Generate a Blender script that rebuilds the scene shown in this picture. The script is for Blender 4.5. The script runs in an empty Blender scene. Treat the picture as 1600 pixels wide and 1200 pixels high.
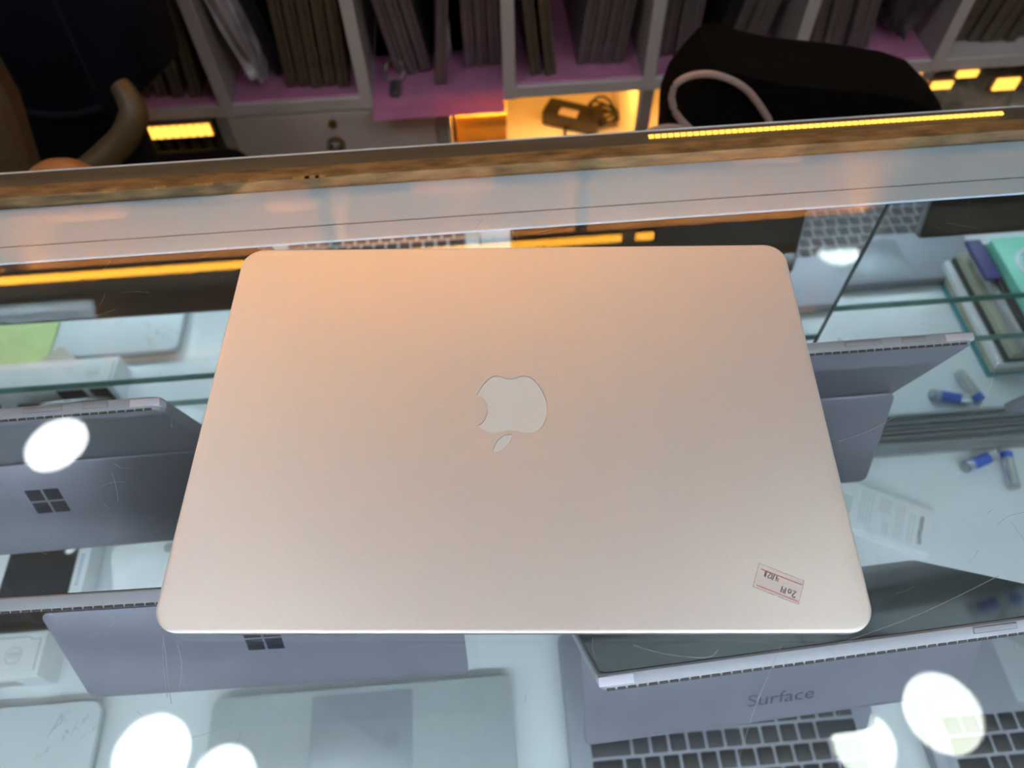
import bpy, bmesh, math, random
from mathutils import Vector, Matrix
random.seed(7)
S = bpy.context.scene
COL = S.collection
PI = math.pi

# ------------------------------------------------------------------ camera
CAMR = ((0.99694, -0.075563, -0.019886), (-0.074182, -0.833611, -0.547349), (0.024782, 0.547149, -0.836665))
CAMC = Vector((-0.0084, -0.2033, 0.3495))
FPX = 1171.0
cd = bpy.data.cameras.new('camera'); cam = bpy.data.objects.new('camera', cd); COL.objects.link(cam)
r_, d_, f_ = (Vector(v).normalized() for v in CAMR)
cam.matrix_world = Matrix(((r_.x, -d_.x, -f_.x, CAMC.x), (r_.y, -d_.y, -f_.y, CAMC.y), (r_.z, -d_.z, -f_.z, CAMC.z), (0, 0, 0, 1)))
cd.sensor_width = 36.0; cd.lens = 36.0 * FPX / 1600.0; cd.clip_start = 0.01; cd.clip_end = 30
cd.dof.use_dof = True; cd.dof.focus_distance = 0.40; cd.dof.aperture_fstop = 7.5
S.camera = cam

# ------------------------------------------------------------------ world, exposure
w = bpy.data.worlds.new('world'); S.world = w; w.use_nodes = True
w.node_tree.nodes['Background'].inputs[0].default_value = (0.75, 0.82, 0.9, 1)
w.node_tree.nodes['Background'].inputs[1].default_value = 0.05
S.view_settings.view_transform = 'Standard'; S.view_settings.look = 'None'
S.view_settings.gamma = 1.0; S.view_settings.use_curve_mapping = False
S.view_settings.exposure = 1.42
S.cycles.transparent_max_bounces = 32
S.cycles.max_bounces = 12; S.cycles.glossy_bounces = 6
L_CEIL = 7.0       # ceiling disc lamps over the counter
L_BACK = 60.0      # added disc fill lamps on the ceiling behind the camera
L_CASE = 20.0      # tube inside the showcase
L_LED = 8.0       # warm led strips

# ------------------------------------------------------------------ helpers
def P(u, v, y):
    """point of the place seen at photo pixel (u, v) on the vertical plane at depth y"""
    d = r_ * ((u - 800) / FPX) + d_ * ((v - 600) / FPX) + f_
    return CAMC + d * ((y - CAMC.y) / d.y)
def G(u, v, z):
    d = r_ * ((u - 800) / FPX) + d_ * ((v - 600) / FPX) + f_
    return CAMC + d * ((z - CAMC.z) / d.z)

def mat(name, col, rough=0.5, metal=0.0, var=0.06, scale=40.0, bump=0.0, bscale=300.0, spec=0.5, emit=None, strength=0.0, stretch=None, alpha=1.0):
    m = bpy.data.materials.new(name); m.use_nodes = True
    nt = m.node_tree; N = nt.nodes; L = nt.links
    b = N['Principled BSDF']
    b.inputs['Roughness'].default_value = rough; b.inputs['Metallic'].default_value = metal
    b.inputs['Specular IOR Level'].default_value = spec
    tc = N.new('ShaderNodeTexCoord'); mp = N.new('ShaderNodeMapping')
    if stretch: mp.inputs['Scale'].default_value = stretch
    L.new(tc.outputs['Object'], mp.inputs[0])
    nz = N.new('ShaderNodeTexNoise'); nz.inputs['Scale'].default_value = scale; nz.inputs['Detail'].default_value = 4
    L.new(mp.outputs[0], nz.inputs['Vector'])
    cr = N.new('ShaderNodeValToRGB')
    cr.color_ramp.elements[0].position = 0.3; cr.color_ramp.elements[1].position = 0.7
    cr.color_ramp.elements[0].color = tuple(max(0, c * (1 - var)) for c in col) + (1,)
    cr.color_ramp.elements[1].color = tuple(min(1, c * (1 + var)) for c in col) + (1,)
    L.new(nz.outputs[0], cr.inputs[0]); L.new(cr.outputs[0], b.inputs['Base Color'])
    if bump:
        n2 = N.new('ShaderNodeTexNoise'); n2.inputs['Scale'].default_value = bscale; n2.inputs['Detail'].default_value = 3
        L.new(mp.outputs[0], n2.inputs['Vector'])
        bp = N.new('ShaderNodeBump'); bp.inputs['Strength'].default_value = bump; bp.inputs['Distance'].default_value = 0.001
        L.new(n2.outputs[0], bp.inputs['Height']); L.new(bp.outputs[0], b.inputs['Normal'])
    if emit:
        b.inputs['Emission Color'].default_value = emit + (1,); b.inputs['Emission Strength'].default_value = strength
    b.inputs['Alpha'].default_value = alpha
    return m

def glassmat(name, tint, refl=1.0, gloss=True, haze=0.0):
    m = bpy.data.materials.new(name); m.use_nodes = True
    nt = m.node_tree; N = nt.nodes; L = nt.links
    N.remove(N['Principled BSDF']); out = N['Material Output']
    tr = N.new('ShaderNodeBsdfTransparent'); tr.inputs[0].default_value = tint + (1,)
    last = tr.outputs[0]
    if haze:
        df = N.new('ShaderNodeBsdfDiffuse'); df.inputs[0].default_value = (0.8, 0.85, 0.85, 1)
        nz = N.new('ShaderNodeTexNoise'); nz.inputs['Scale'].default_value = 14; nz.inputs['Detail'].default_value = 6
        tc = N.new('ShaderNodeTexCoord'); L.new(tc.outputs['Object'], nz.inputs['Vector'])
        mr = N.new('ShaderNodeMapRange'); mr.inputs[1].default_value = 0.45; mr.inputs[2].default_value = 0.8
        mr.inputs[3].default_value = haze * 0.3; mr.inputs[4].default_value = haze
        L.new(nz.outputs[0], mr.inputs[0])
        mh = N.new('ShaderNodeMixShader'); L.new(mr.outputs[0], mh.inputs[0]); L.new(tr.outputs[0], mh.inputs[1]); L.new(df.outputs[0], mh.inputs[2])
        last = mh.outputs[0]
    if gloss:
        gl = N.new('ShaderNodeBsdfGlossy'); gl.inputs['Roughness'].default_value = 0.0
        gl.inputs[0].default_value = (1, 1, 1, 1)
        ge = N.new('ShaderNodeNewGeometry'); mi = N.new('ShaderNodeMapRange')
        mi.inputs[3].default_value = 1.5; mi.inputs[4].default_value = 1 / 1.5
        L.new(ge.outputs['Backfacing'], mi.inputs[0])
        fr = N.new('ShaderNodeFresnel'); L.new(mi.outputs[0], fr.inputs['IOR'])
        mu = N.new('ShaderNodeMath'); mu.operation = 'MULTIPLY'; mu.use_clamp = True; mu.inputs[1].default_value = refl
        L.new(fr.outputs[0], mu.inputs[0])
        mx = N.new('ShaderNodeMixShader'); L.new(mu.outputs[0], mx.inputs[0]); L.new(last, mx.inputs[1]); L.new(gl.outputs[0], mx.inputs[2])
        last = mx.outputs[0]
    L.new(last, out.inputs[0])
    return m

def emat(name, col, strength):
    m = bpy.data.materials.new(name); m.use_nodes = True
    nt = m.node_tree; nt.nodes.remove(nt.nodes['Principled BSDF'])
    e = nt.nodes.new('ShaderNodeEmission'); e.inputs[0].default_value = col + (1,); e.inputs[1].default_value = strength
    nt.links.new(e.outputs[0], nt.nodes['Material Output'].inputs[0])
    return m

def bx(bm, x0, x1, y0, y1, z0, z1, rot=None):
    vs = [bm.verts.new((x, y, z)) for z in (z0, z1) for x, y in ((x0, y0), (x1, y0), (x1, y1), (x0, y1))]
    fs = [bm.faces.new([vs[i] for i in f]) for f in ((3, 2, 1, 0), (4, 5, 6, 7), (0, 1, 5, 4), (1, 2, 6, 5), (2, 3, 7, 6), (3, 0, 4, 7))]
    return vs, fs

def obj(name, bm, m, parent=None, smooth=True, bevel=0.0, seg=2):
    if bevel:
        bmesh.ops.bevel(bm, geom=list(bm.edges), offset=bevel, segments=seg, profile=0.6, affect='EDGES', clamp_overlap=True)
    bmesh.ops.recalc_face_normals(bm, faces=list(bm.faces))
    me = bpy.data.meshes.new(name); bm.to_mesh(me); bm.free()
    for mm in (m if isinstance(m, (list, tuple)) else [m]): me.materials.append(mm)
    if smooth:
        me.polygons.foreach_set('use_smooth', [True] * len(me.polygons)); me.set_sharp_from_angle(angle=math.radians(35))
    o = bpy.data.objects.new(name, me); COL.objects.link(o)
    if parent: o.parent = parent
    return o

def box(name, x0, x1, y0, y1, z0, z1, m, parent=None, bevel=0.0, seg=2):
    bm = bmesh.new(); bx(bm, x0, x1, y0, y1, z0, z1)
    return obj(name, bm, m, parent, bevel=bevel, seg=seg)

def rr(w, d, r, n=8, cx=0, cy=0):
    pts = []
    for sx, sy, a in ((1, 1, 0), (-1, 1, 90), (-1, -1, 180), (1, -1, 270)):
        for i in range(n + 1):
            t = math.radians(a + 90 * i / n)
            pts.append((cx + sx * (w / 2 - r) + r * math.cos(t), cy + sy * (d / 2 - r) + r * math.sin(t)))
    return pts

def loft(bm, rings, cap=True):
    R = [[bm.verts.new(p) for p in ring] for ring in rings]
    n = len(R[0])
    for a, b in zip(R, R[1:]):
        for i in range(n):
            bm.faces.new((a[i], a[(i + 1) % n], b[(i + 1) % n], b[i]))
    if cap:
        bm.faces.new(R[0][::-1]); bm.faces.new(R[-1])
    return R

def slab(bm, w, d, r, z0, z1, e=0.0006, n=8, cx=0, cy=0):
    """rounded rectangle plate with softened edges"""
    def ring(i, z): return [(x, y, z) for x, y in rr(w - 2 * i, d - 2 * i, max(r - i, 0.0002), n, cx, cy)]
    loft(bm, [ring(e, z0), ring(0, z0 + e), ring(0, z1 - e), ring(e * 0.3, z1 - e * 0.3), ring(e, z1)])

def prism(bm, pts, z0, z1):
    loft(bm, [[(x, y, z0) for x, y in pts], [(x, y, z1) for x, y in pts]])

def tube(bm, pts, r, n=8, closed=False, flat=1.0):
    pts = [Vector(p) for p in pts]; rings = []
    m = len(pts)
    for i, p in enumerate(pts):
        a = pts[(i - 1) % m] if (closed or i > 0) else pts[i]
        b = pts[(i + 1) % m] if (closed or i < m - 1) else pts[i]
        t = (b - a).normalized()
        up = Vector((0, 0, 1)) if abs(t.z) < 0.9 else Vector((0, 1, 0))
        s = t.cross(up).normalized(); q = s.cross(t)
        rad = r[i] if isinstance(r, (list, tuple)) else r
        rings.append([p + s * math.cos(2 * PI * k / n) * rad + q * math.sin(2 * PI * k / n) * rad * flat for k in range(n)])
    if closed: rings.append(rings[0])
    if closed:
        R = [[bm.verts.new(p) for p in ring] for ring in rings[:-1]]; R.append(R[0])
        for a, b in zip(R, R[1:]):
            for i in range(n): bm.faces.new((a[i], a[(i + 1) % n], b[(i + 1) % n], b[i]))
    else: loft(bm, rings)

def smoothpath(pts, k=6):
    pts = [Vector(p) for p in pts]; out = []
    for i in range(len(pts) - 1):
        p0 = pts[max(i - 1, 0)]; p1 = pts[i]; p2 = pts[i + 1]; p3 = pts[min(i + 2, len(pts) - 1)]
        for j in range(k):
            t = j / k
            out.append(0.5 * ((2 * p1) + (p2 - p0) * t + (2 * p0 - 5 * p1 + 4 * p2 - p3) * t * t + (3 * p1 - p0 - 3 * p2 + p3) * t ** 3))
    out.append(pts[-1]); return out

def cyl(bm, p, r, h, n=24, axis='z', r2=None):
    r2 = r if r2 is None else r2
    def q(a, rad, t):
        c, s = math.cos(a) * rad, math.sin(a) * rad
        return {'z': (p[0] + c, p[1] + s, p[2] + t), 'y': (p[0] + c, p[1] + t, p[2] + s), 'x': (p[0] + t, p[1] + c, p[2] + s)}[axis]
    loft(bm, [[q(2 * PI * i / n, r, 0) for i in range(n)], [q(2 * PI * i / n, r2, h) for i in range(n)]])

def stroke(bm, pts, wd, z):
    """flat ink stroke"""
    pts = [Vector((p[0], p[1])) for p in pts]
    Ls, Rs = [], []
    for i, p in enumerate(pts):
        t = (pts[min(i + 1, len(pts) - 1)] - pts[max(i - 1, 0)]).normalized(); nn = Vector((-t.y, t.x)) * wd / 2
        Ls.append(bm.verts.new((p.x + nn.x, p.y + nn.y, z))); Rs.append(bm.verts.new((p.x - nn.x, p.y - nn.y, z)))
    for i in range(len(pts) - 1): bm.faces.new((Ls[i], Rs[i], Rs[i + 1], Ls[i + 1]))

def tag(o, label, cat, group=None):
    o['label'] = label; o['category'] = cat
    if group: o['group'] = group
    return o
def thing(name, label, cat, loc=(0, 0, 0), rot=(0, 0, 0), group=None):
    o = bpy.data.objects.new(name, None); COL.objects.link(o); o.empty_display_size = 0.02
    o.location = loc; o.rotation_euler = rot
    return tag(o, label, cat, group)
def struct(o): o['kind'] = 'structure'; return o
def copy_tree(o, parent=None):
    c = o.copy(); COL.objects.link(c); c.parent = parent
    for ch in list(o.children): copy_tree(ch, c)
    return c

# ------------------------------------------------------------------ materials
ALU = mat('lid_aluminium', (0.90, 0.88, 0.89), 0.43, 0.66, 0.015, 900, 0.05, 2600)
ALU_D = mat('lid_edge_shade', (0.16, 0.155, 0.15), 0.5, 0.3, 0.05)  # lid aluminium darkened, the edge's shade put into its colour
WHITEPL = mat('logo_plastic', (0.74, 0.74, 0.73), 0.35, 0, 0.01)
GAP = mat('gap_dark', (0.03, 0.03, 0.03), 0.6)
SILVER = mat('laptop_silver', (0.50, 0.55, 0.57), 0.42, 0.35, 0.03, 60)
PADSIL = mat('trackpad_grey', (0.36, 0.40, 0.44), 0.35, 0.3, 0.03)
KEY = mat('key_black', (0.012, 0.016, 0.022), 0.4)
TABL = mat('tablet_magnesium', (0.135, 0.145, 0.185), 0.42, 0.3, 0.04, 50, 0.02, 900)
TABE = mat('tablet_edge', (0.24, 0.25, 0.28), 0.5, 0.15, 0.03)
TABC = mat('tablet_corner', (0.46, 0.46, 0.54), 0.5, 0.1, 0.02)
SCREEN = mat('screen_black', (0.008, 0.010, 0.011), 0.06, 0, 0.0, spec=0.7)
LOGOM = mat('logo_dark', (0.006, 0.009, 0.018), 0.4, 0.0, 0.3, spec=0.2)
INK = mat('ink', (0.06, 0.06, 0.06), 0.6)
GREYINK = mat('grey_print', (0.30, 0.34, 0.36), 0.6)
RED = mat('red_print', (0.55, 0.03, 0.06), 0.6)
BLUEINK = mat('blue_print', (0.08, 0.18, 0.42), 0.6)
GT_TOP = glassmat('counter_glass', (0.965, 0.98, 0.98), 1.15, True, 0.03)
GT_SIDE = glassmat('counter_glass_underside', (0.995, 1.0, 1.0), 1, False)
SHELFG = glassmat('shelf_glass', (0.975, 0.992, 0.99), 0.8, True)
SHELFE = mat('glass_green_edge', (0.10, 0.30, 0.27), 0.2, 0, 0.25, 30)
MIRROR = mat('door_mirror', (0.80, 0.86, 0.86), 0.0, 1.0, 0.0)
DOOREDGE = mat('door_edge', (0.02, 0.05, 0.05), 0.3)
WHITEBD = mat('white_board', (0.52, 0.67, 0.82), 0.4, 0, 0.02, 12)
CASEWH = mat('case_white', (0.74, 0.78, 0.80), 0.22, 0, 0.025, 9)
ALRAIL = mat('rail_aluminium', (0.42, 0.45, 0.46), 0.35, 0.7, 0.06)
EDGEBR = mat('back_edge_reflection', (0.20, 0.125, 0.055), 0.45, 0.1, 0.55, 160, 0.5, 260, spec=0.25, stretch=(0.25, 1, 1))
EDGEGR = mat('edge_grey', (0.075, 0.065, 0.048), 0.5, 0.0, 0.25, 60, spec=0.25, stretch=(0.1, 1, 1))
RUST = mat('amber_glue', (0.33, 0.20, 0.06), 0.4, 0, 0.3, 300)
SCR = mat('scratch', (0.85, 0.88, 0.9), 0.6, alpha=0.32)
CABG = mat('cabinet_grey', (0.38, 0.335, 0.335), 0.5, 0, 0.04, 20)
CABL = mat('cabinet_edge', (0.58, 0.52, 0.52), 0.45, 0, 0.04, 20)
CREAM = mat('cream_laminate', (0.80, 0.70, 0.55), 0.5, 0, 0.03)
PINK = mat('pink_liner', (0.86, 0.36, 0.68), 0.6, 0, 0.08, 25, 0.2, 120)
LAPB = mat('stored_laptop_brown', (0.15, 0.115, 0.085), 0.4, 0.3, 0.15)
LAPG = mat('stored_laptop_grey', (0.20, 0.165, 0.17), 0.4, 0.4, 0.12)
LAPK = mat('stored_laptop_dark', (0.010, 0.010, 0.013), 0.45, 0, 0.2)
WRAP = mat('plastic_wrap', (0.50, 0.44, 0.48), 0.22, 0, 0.35, 30, 1.0, 60)
WRAPD = mat('dark_plastic_wrap', (0.09, 0.075, 0.09), 0.15, 0, 0.6, 30, 1.0, 70)
BRASS = mat('brass', (0.36, 0.22, 0.09), 0.3, 0.9, 0.1)
CHROME = mat('chrome', (0.7, 0.7, 0.72), 0.12, 1.0, 0.02)
CARD = mat('cardboard', (0.66, 0.33, 0.06), 0.6, 0, 0.05)
BLACKPL = mat('black_plastic', (0.02, 0.018, 0.018), 0.4, 0, 0.1)
BLACKFB = mat('black_fabric', (0.005, 0.0045, 0.005), 0.9, 0, 0.2, 60, 0.2, 500, spec=0.08)
PALEPL = mat('pale_trim', (0.46, 0.36, 0.35), 0.45, 0, 0.04)
NAVY = mat('navy_upholstery', (0.004, 0.0055, 0.011), 0.6, 0, 0.25, 12, 0.2, 60, spec=0.12)
NAVYP = mat('navy_piping', (0.011, 0.012, 0.018), 0.6, spec=0.15)
WOOD = mat('bent_wood', (0.095, 0.062, 0.028), 0.4, 0, 0.15, 30, stretch=(1, 1, 6))
WOODO = mat('orange_wood', (0.48, 0.20, 0.07), 0.5, 0, 0.12, 60)
LEDW = emat('warm_led', (1.0, 0.45, 0.04), L_LED)
LEDD = emat('warm_led_beads_reflections', (1.0, 0.50, 0.07), 0.9)
LEDB = emat('warm_led_bay', (1.0, 0.50, 0.10), 34.0)
LEDU = emat('added_glow_upper_bay', (1.0, 0.46, 0.14), 40.0)
LEDT = emat('added_glow_top_bay', (1.0, 0.55, 0.30), 6.0)
LEDS = emat('edge_reflection_glow', (1.0, 0.50, 0.08), 0.75)
LEDP = mat('led_profile', (0.30, 0.20, 0.10), 0.4, 0.4)
LAMP = emat('ceiling_lamp', (0.96, 1.0, 0.97), L_CEIL)
LAMPY = emat('ceiling_lamp_greenish', (0.88, 1.0, 0.72), L_CEIL)
LAMPB = emat('added_fill_lamp', (0.86, 0.95, 1.0), L_BACK)
LAMPC = emat('ceiling_lamp_cool', (0.72, 0.90, 1.0), 7.0)
TUBE = emat('case_tube', (0.82, 0.91, 1.0), L_CASE)
CEILM = mat('ceiling_white', (0.88, 0.88, 0.89), 0.7, 0, 0.02, 5)
WALLM = mat('wall_paint', (0.66, 0.63, 0.64), 0.7, 0, 0.04, 4)
FLOORM = mat('dark_floor', (0.035, 0.032, 0.032), 0.45, 0, 0.2, 6)
GREENB = mat('mint_green', (0.20, 0.62, 0.48), 0.3, 0, 0.05)
RINGM = mat('white_ring', (0.78, 0.86, 0.95), 0.4)
TEAL = mat('teal_card', (0.03, 0.25, 0.30), 0.4)
LIME = mat('lime_card', (0.66, 0.80, 0.34), 0.6, 0, 0.05)
BEIGE = mat('beige_card', (0.56, 0.52, 0.45), 0.6)
BROWNB = mat('brown_box', (0.16, 0.085, 0.06), 0.55)
OLIVE = mat('olive_card', (0.42, 0.42, 0.32), 0.6)
NAVYB = mat('navy_card', (0.05, 0.05, 0.22), 0.4)
GREYB = mat('grey_card', (0.45, 0.45, 0.46), 0.5)
WHITEB = mat('white_card', (0.78, 0.80, 0.82), 0.4)
BATB = mat('battery_blue', (0.04, 0.12, 0.55), 0.25, 0.2)
BATS = mat('battery_silver', (0.66, 0.68, 0.70), 0.22, 0.9)
BATE = mat('battery_end', (0.36, 0.40, 0.36), 0.3, 0.8)
PEACH = mat('peach_box', (0.70, 0.52, 0.42), 0.6)
PALEBL = mat('pale_blue_box', (0.45, 0.60, 0.75), 0.6)
STICK = mat('clear_sticker', (0.95, 0.90, 0.92), 0.5, 0, 0.01, alpha=0.22)
STICKE = mat('sticker_edge', (0.33, 0.31, 0.32), 0.5, alpha=0.6)

# ------------------------------------------------------------------ room shell
XA, XB, YA, YB, ZF, ZC = -2.6, 2.6, -1.9, 1.32, -0.95, 1.62
struct(box('floor', XA, XB, YA, YB, ZF - 0.05, ZF, FLOORM))
struct(box('ceiling', XA, XB, YA, YB, ZC, ZC + 0.05, CEILM))
struct(box('wall_back', XA, XB, YB, YB + 0.05, ZF, ZC, WALLM))
struct(box('wall_front', XA, XB, YA - 0.05, YA, ZF, ZC, WALLM))
struct(box('wall_left', XA - 0.05, XA, YA, YB, ZF, ZC, WALLM))
struct(box('wall_right', XB, XB + 0.05, YA, YB, ZF, ZC, WALLM))

lamps = [(-1.33, 0.98, LAMP, 'white round ceiling light over the aisle, glinting on the dark tablet'),
         (-0.884, 0.10, LAMP, 'white round ceiling light mirrored at the lower left of the glass'),
         (1.0075, 0.045, LAMPY, 'greenish round ceiling light mirrored above the right keyboard'),
         (-1.35, -0.95, LAMPB, 'added round fill light behind the photographer on the left'),  # from here added unseen lamps that brighten the counter
         (1.35, -0.95, LAMPB, 'added round fill light behind the photographer on the right'),
         (0.0, -1.05, LAMPB, 'added round fill light behind the photographer in the middle'),
         (-0.7, -0.62, LAMPB, 'added round fill light just behind the photographer on the left'),
         (0.7, -0.62, LAMPB, 'added round fill light just behind the photographer on the right'),
         (1.54, -1.56, LAMPC, 'round ceiling light half hidden above the added tall blocker, mirrored in the showcase door')]
def make_lamp():
    t = thing('ceiling_light', '', 'light')
    bm = bmesh.new(); n = 40
    prof = [(0.112, 0.0), (0.112, -0.012), (0.094, -0.018), (0.092, -0.008)]
    loft(bm, [[(r * math.cos(2 * PI * i / n), r * math.sin(2 * PI * i / n), z) for i in range(n)] for r, z in prof], cap=False)
    obj('rim', bm, CEILM, t)
    return t
rim0 = make_lamp()
for i, (x, y, m, lab) in enumerate(lamps):
    t = rim0 if i == 0 else copy_tree(rim0)
    t.location = (x, y, ZC); tag(t, lab, 'light', 'round ceiling lights')
    bm = bmesh.new(); cyl(bm, (0, 0, -0.012), 0.092, 0.006, 40); obj('diffuser', bm, m, t)

tk = thing('tall_light_blocker', 'added tall white light blocker in locker shape, unseen behind the photographer at right', 'cabinet', (1.33, -1.26, ZF))  # added unseen blocker that hides half of the cool ceiling lamp
box('blocker_body', -0.38, 0.38, -0.16, 0.055, 0.0, 2.155, WALLM, tk, 0.002)
for sx in (-1, 1):
    dd = box('door', min(sx * 0.003, sx * 0.375), max(sx * 0.003, sx * 0.375), 0.0555, 0.072, 0.06, 2.14, WALLM, tk, 0.002)
    box('handle', min(sx * 0.02, sx * 0.032), max(sx * 0.02, sx * 0.032), 0.0725, 0.092, 0.95, 1.10, CHROME, dd, 0.002)
# ------------------------------------------------------------------ display counter
CX0, CX1, CYF, CYB = -1.15, 1.15, -0.42, 0.219
FZ = -0.50; SZ = -0.25
ctr = thing('display_counter', 'glass topped shop display counter with mirrored sliding doors under the laptop', 'counter')
# top pane: reflecting upper face, clear underside
bm = bmesh.new(); vs, fs = bx(bm, CX0, CX1, CYF, 0.2055, -0.010, 0.0)
me = bpy.data.meshes.new('glass_top')
for f in bm.faces: f.material_index = 1
fs[1].material_index = 0
bm.to_mesh(me); bm.free(); me.materials.append(GT_TOP); me.materials.append(GT_SIDE)
gt = bpy.data.objects.new('glass_top', me); COL.objects.link(gt); gt.parent = ctr
# polished back edge of the pane, the room's brown gold reflection put into its colour
o = box('polished_edge', CX0, CX1, 0.2058, 0.2180, -0.010, 0.0, EDGEBR, gt, 0.0008); o['label'] = 'polished back edge of the glass with a painted brown gold reflection'
box('edge_bead', CX0, CX1, 0.2182, 0.2300, -0.012, -0.0008, EDGEGR, gt, 0.0015)
box('edge_rail', CX0, CX1, 0.2302, 0.2360, -0.016, -0.004, EDGEGR, gt, 0.001)
bm = bmesh.new()
for u, v in ((170, 302), (250, 296), (318, 292), (395, 288), (470, 283), (487, 282), (500, 281)):
    g = G(u, v, 0.0); wdt = random.uniform(0.003, 0.008)
    bx(bm, g.x - wdt, g.x + wdt, 0.2050, 0.2075, 0.00005, 0.0004)
o = obj('glue_spots', bm, RUST, gt); o['kind'] = 'stuff'
# scratches in the pane
bm = bmesh.new()
def scratch(pts, wd): stroke(bm, pts, wd, 0.00006)
for u, v, u2, v2 in ((1530, 640, 1560, 560), (1310, 690, 1400, 650), (1150, 1200, 1220, 1010), (1300, 1010, 1560, 900), (255, 990, 262, 1090), (275, 1000, 280, 1080)):
    a, b = G(u, v, 0), G(u2, v2, 0); m_ = (a + b) / 2 + Vector((random.uniform(-.002, .002), random.uniform(-.002, .002), 0))
    scratch(smoothpath([a, m_, b], 5), 0.00028)
a = [G(*q, 0) for q in ((990, 1008), (1030, 1020), (1080, 1027), (1110, 1026), (1122, 1015))]; scratch(smoothpath(a, 5), 0.0003)
a = [G(*q, 0) for q in ((255, 995), (260, 1030), (262, 1060), (268, 1100))]; scratch(smoothpath(a, 5), 0.0003)
for k in range(240):
    x = random.uniform(-0.36, 0.40); y = random.uniform(-0.19, 0.15)
    an = random.gauss(0.9, 0.6) * random.choice((1, 1, -1)); ln = random.choice((0.003, 0.004, 0.006, 0.010, 0.018))
    dx, dy = math.cos(an) * ln, math.sin(an) * ln; c_ = random.uniform(-.12, .12)
    scratch(smoothpath([Vector((x, y)), Vector((x + dx / 2 - dy * c_, y + dy / 2 + dx * c_)), Vector((x + dx, y + dy))], 3), random.uniform(0.00010, 0.00020))
o = obj('scratches', bm, SCR, gt, smooth=False); o['kind'] = 'stuff'; o['label'] = 'fine pale scratches in the counter glass'
# white board under the rear of the pane, in two strips with a dark joint
box('top_board', CX0, CX1, 0.1705, 0.245, -0.0120, -0.0102, WHITEBD, ctr)
box('board_joint', CX0, CX1, 0.1693, 0.1705, -0.0118, -0.0108, GAP, ctr)
box('board_lip', CX0, CX1, 0.1555, 0.1693, -0.0120, -0.0102, WHITEBD, ctr)
box('case_floor', CX0, CX1, CYF, 0.26, FZ - 0.02, FZ, CASEWH, ctr)
box('plinth', CX0, CX1, CYF + 0.03, 0.24, ZF, FZ - 0.02, WHITEBD, ctr)
box('end_panel', CX0 - 0.018, CX0, CYF, 0.26, FZ, -0.0005, CASEWH, ctr)
box('end_panel', CX1, CX1 + 0.018, CYF, 0.26, FZ, -0.0005, CASEWH, ctr)
box('front_pane', CX0, CX1, CYF, CYF + 0.006, FZ, -0.0102, SHELFG, ctr)
# mirrored sliding doors on two tracks
dl = box('sliding_door', CX0, 0.309, 0.2125, 0.2175, FZ + 0.012, -0.0125, MIRROR, ctr); dl['label'] = 'mirrored sliding door'
box('door_edge', 0.3092, 0.3115, 0.2115, 0.2180, FZ + 0.012, -0.0125, DOOREDGE, dl)
dr = box('sliding_door', 0.20, CX1, 0.2290, 0.2340, FZ + 0.012, -0.0125, MIRROR, ctr); dr['label'] = 'mirrored sliding door'
for y0 in (0.2085, 0.2195, 0.2265, 0.2365):
    box('door_track', CX0, CX1, y0 - 0.0010, y0 + 0.0010, FZ, FZ + 0.016, ALRAIL, ctr)
box('track_base', CX0, CX1, 0.2000, 0.242, FZ, FZ + 0.006, ALRAIL, ctr)
# glass shelf in two panes with green edges
for (x0, x1, yb) in ((CX0 + 0.002, 0.297, 0.1985), (0.299, CX1 - 0.002, 0.2050)):
    s = box('glass_shelf', x0, x1, CYF + 0.03, yb - 0.0015, SZ - 0.008, SZ, SHELFG, ctr)
    box('green_edge', x0, x1, yb - 0.0013, yb, SZ - 0.008, SZ, SHELFE, s)
    box('green_edge', x0, x1, CYF + 0.0285, CYF + 0.0298, SZ - 0.008, SZ, SHELFE, s)
for x in (-0.9, -0.2, 0.29, 0.9):
    bm = bmesh.new(); cyl(bm, (x, CYF + 0.034, SZ - 0.014), 0.006, 0.006, 12); obj('shelf_peg', bm, ALRAIL, ctr)
    bm = bmesh.new(); cyl(bm, (x, 0.192, SZ - 0.014), 0.005, 0.006, 12); obj('shelf_peg', bm, ALRAIL, ctr)
# lamp of the showcase: a tube along the front top edge
t = thing('showcase_tube_light', 'slim white tube light along the front top inside the showcase', 'light', (0, CYF + 0.03, -0.032))
bm = bmesh.new(); cyl(bm, (-1.05, 0, 0), 0.007, 2.1, 12, 'x'); obj('tube', bm, TUBE, t)
box('housing', -1.08, 1.08, -0.012, 0.012, 0.009, 0.0215, WHITEBD, t)

# ------------------------------------------------------------------ the laptop on the counter
YAW = math.radians(-4.6013)
lap = thing('laptop', 'closed silver laptop with white fruit emblem lying on the counter glass', 'laptop', (0, 0, 0), (0, 0, YAW))
W, D, zf, zb = 0.325, 0.227, 0.0095, 0.0165
tilt = math.atan2(zb - zf, D)
def lift(pts, off):
    """local lid coordinates (x, along, height) to laptop coordinates"""
    c, s = math.cos(tilt), math.sin(tilt); zm = (zf + zb) / 2
    return [(x, y * c - h * s, zm + y * s + h * c) for x, y, h in pts]
bm = bmesh.new()
def lring(i, h): return [(x, y, h) for x, y in rr(W - 2 * i, D - 2 * i, 0.0125 - i, 10)]
loft(bm, [lring(0.0012, -0.0042), lring(0.0002, -0.0038), lring(0, -0.0022), lring(0.00015, -0.0007), lring(0.0005, -0.00025), lring(0.0011, -0.00005), lring(0.0018, 0.0)])
bm.normal_update()
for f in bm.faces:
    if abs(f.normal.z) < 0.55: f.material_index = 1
lid = obj('lid', bm, [ALU, ALU_D], lap)
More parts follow.
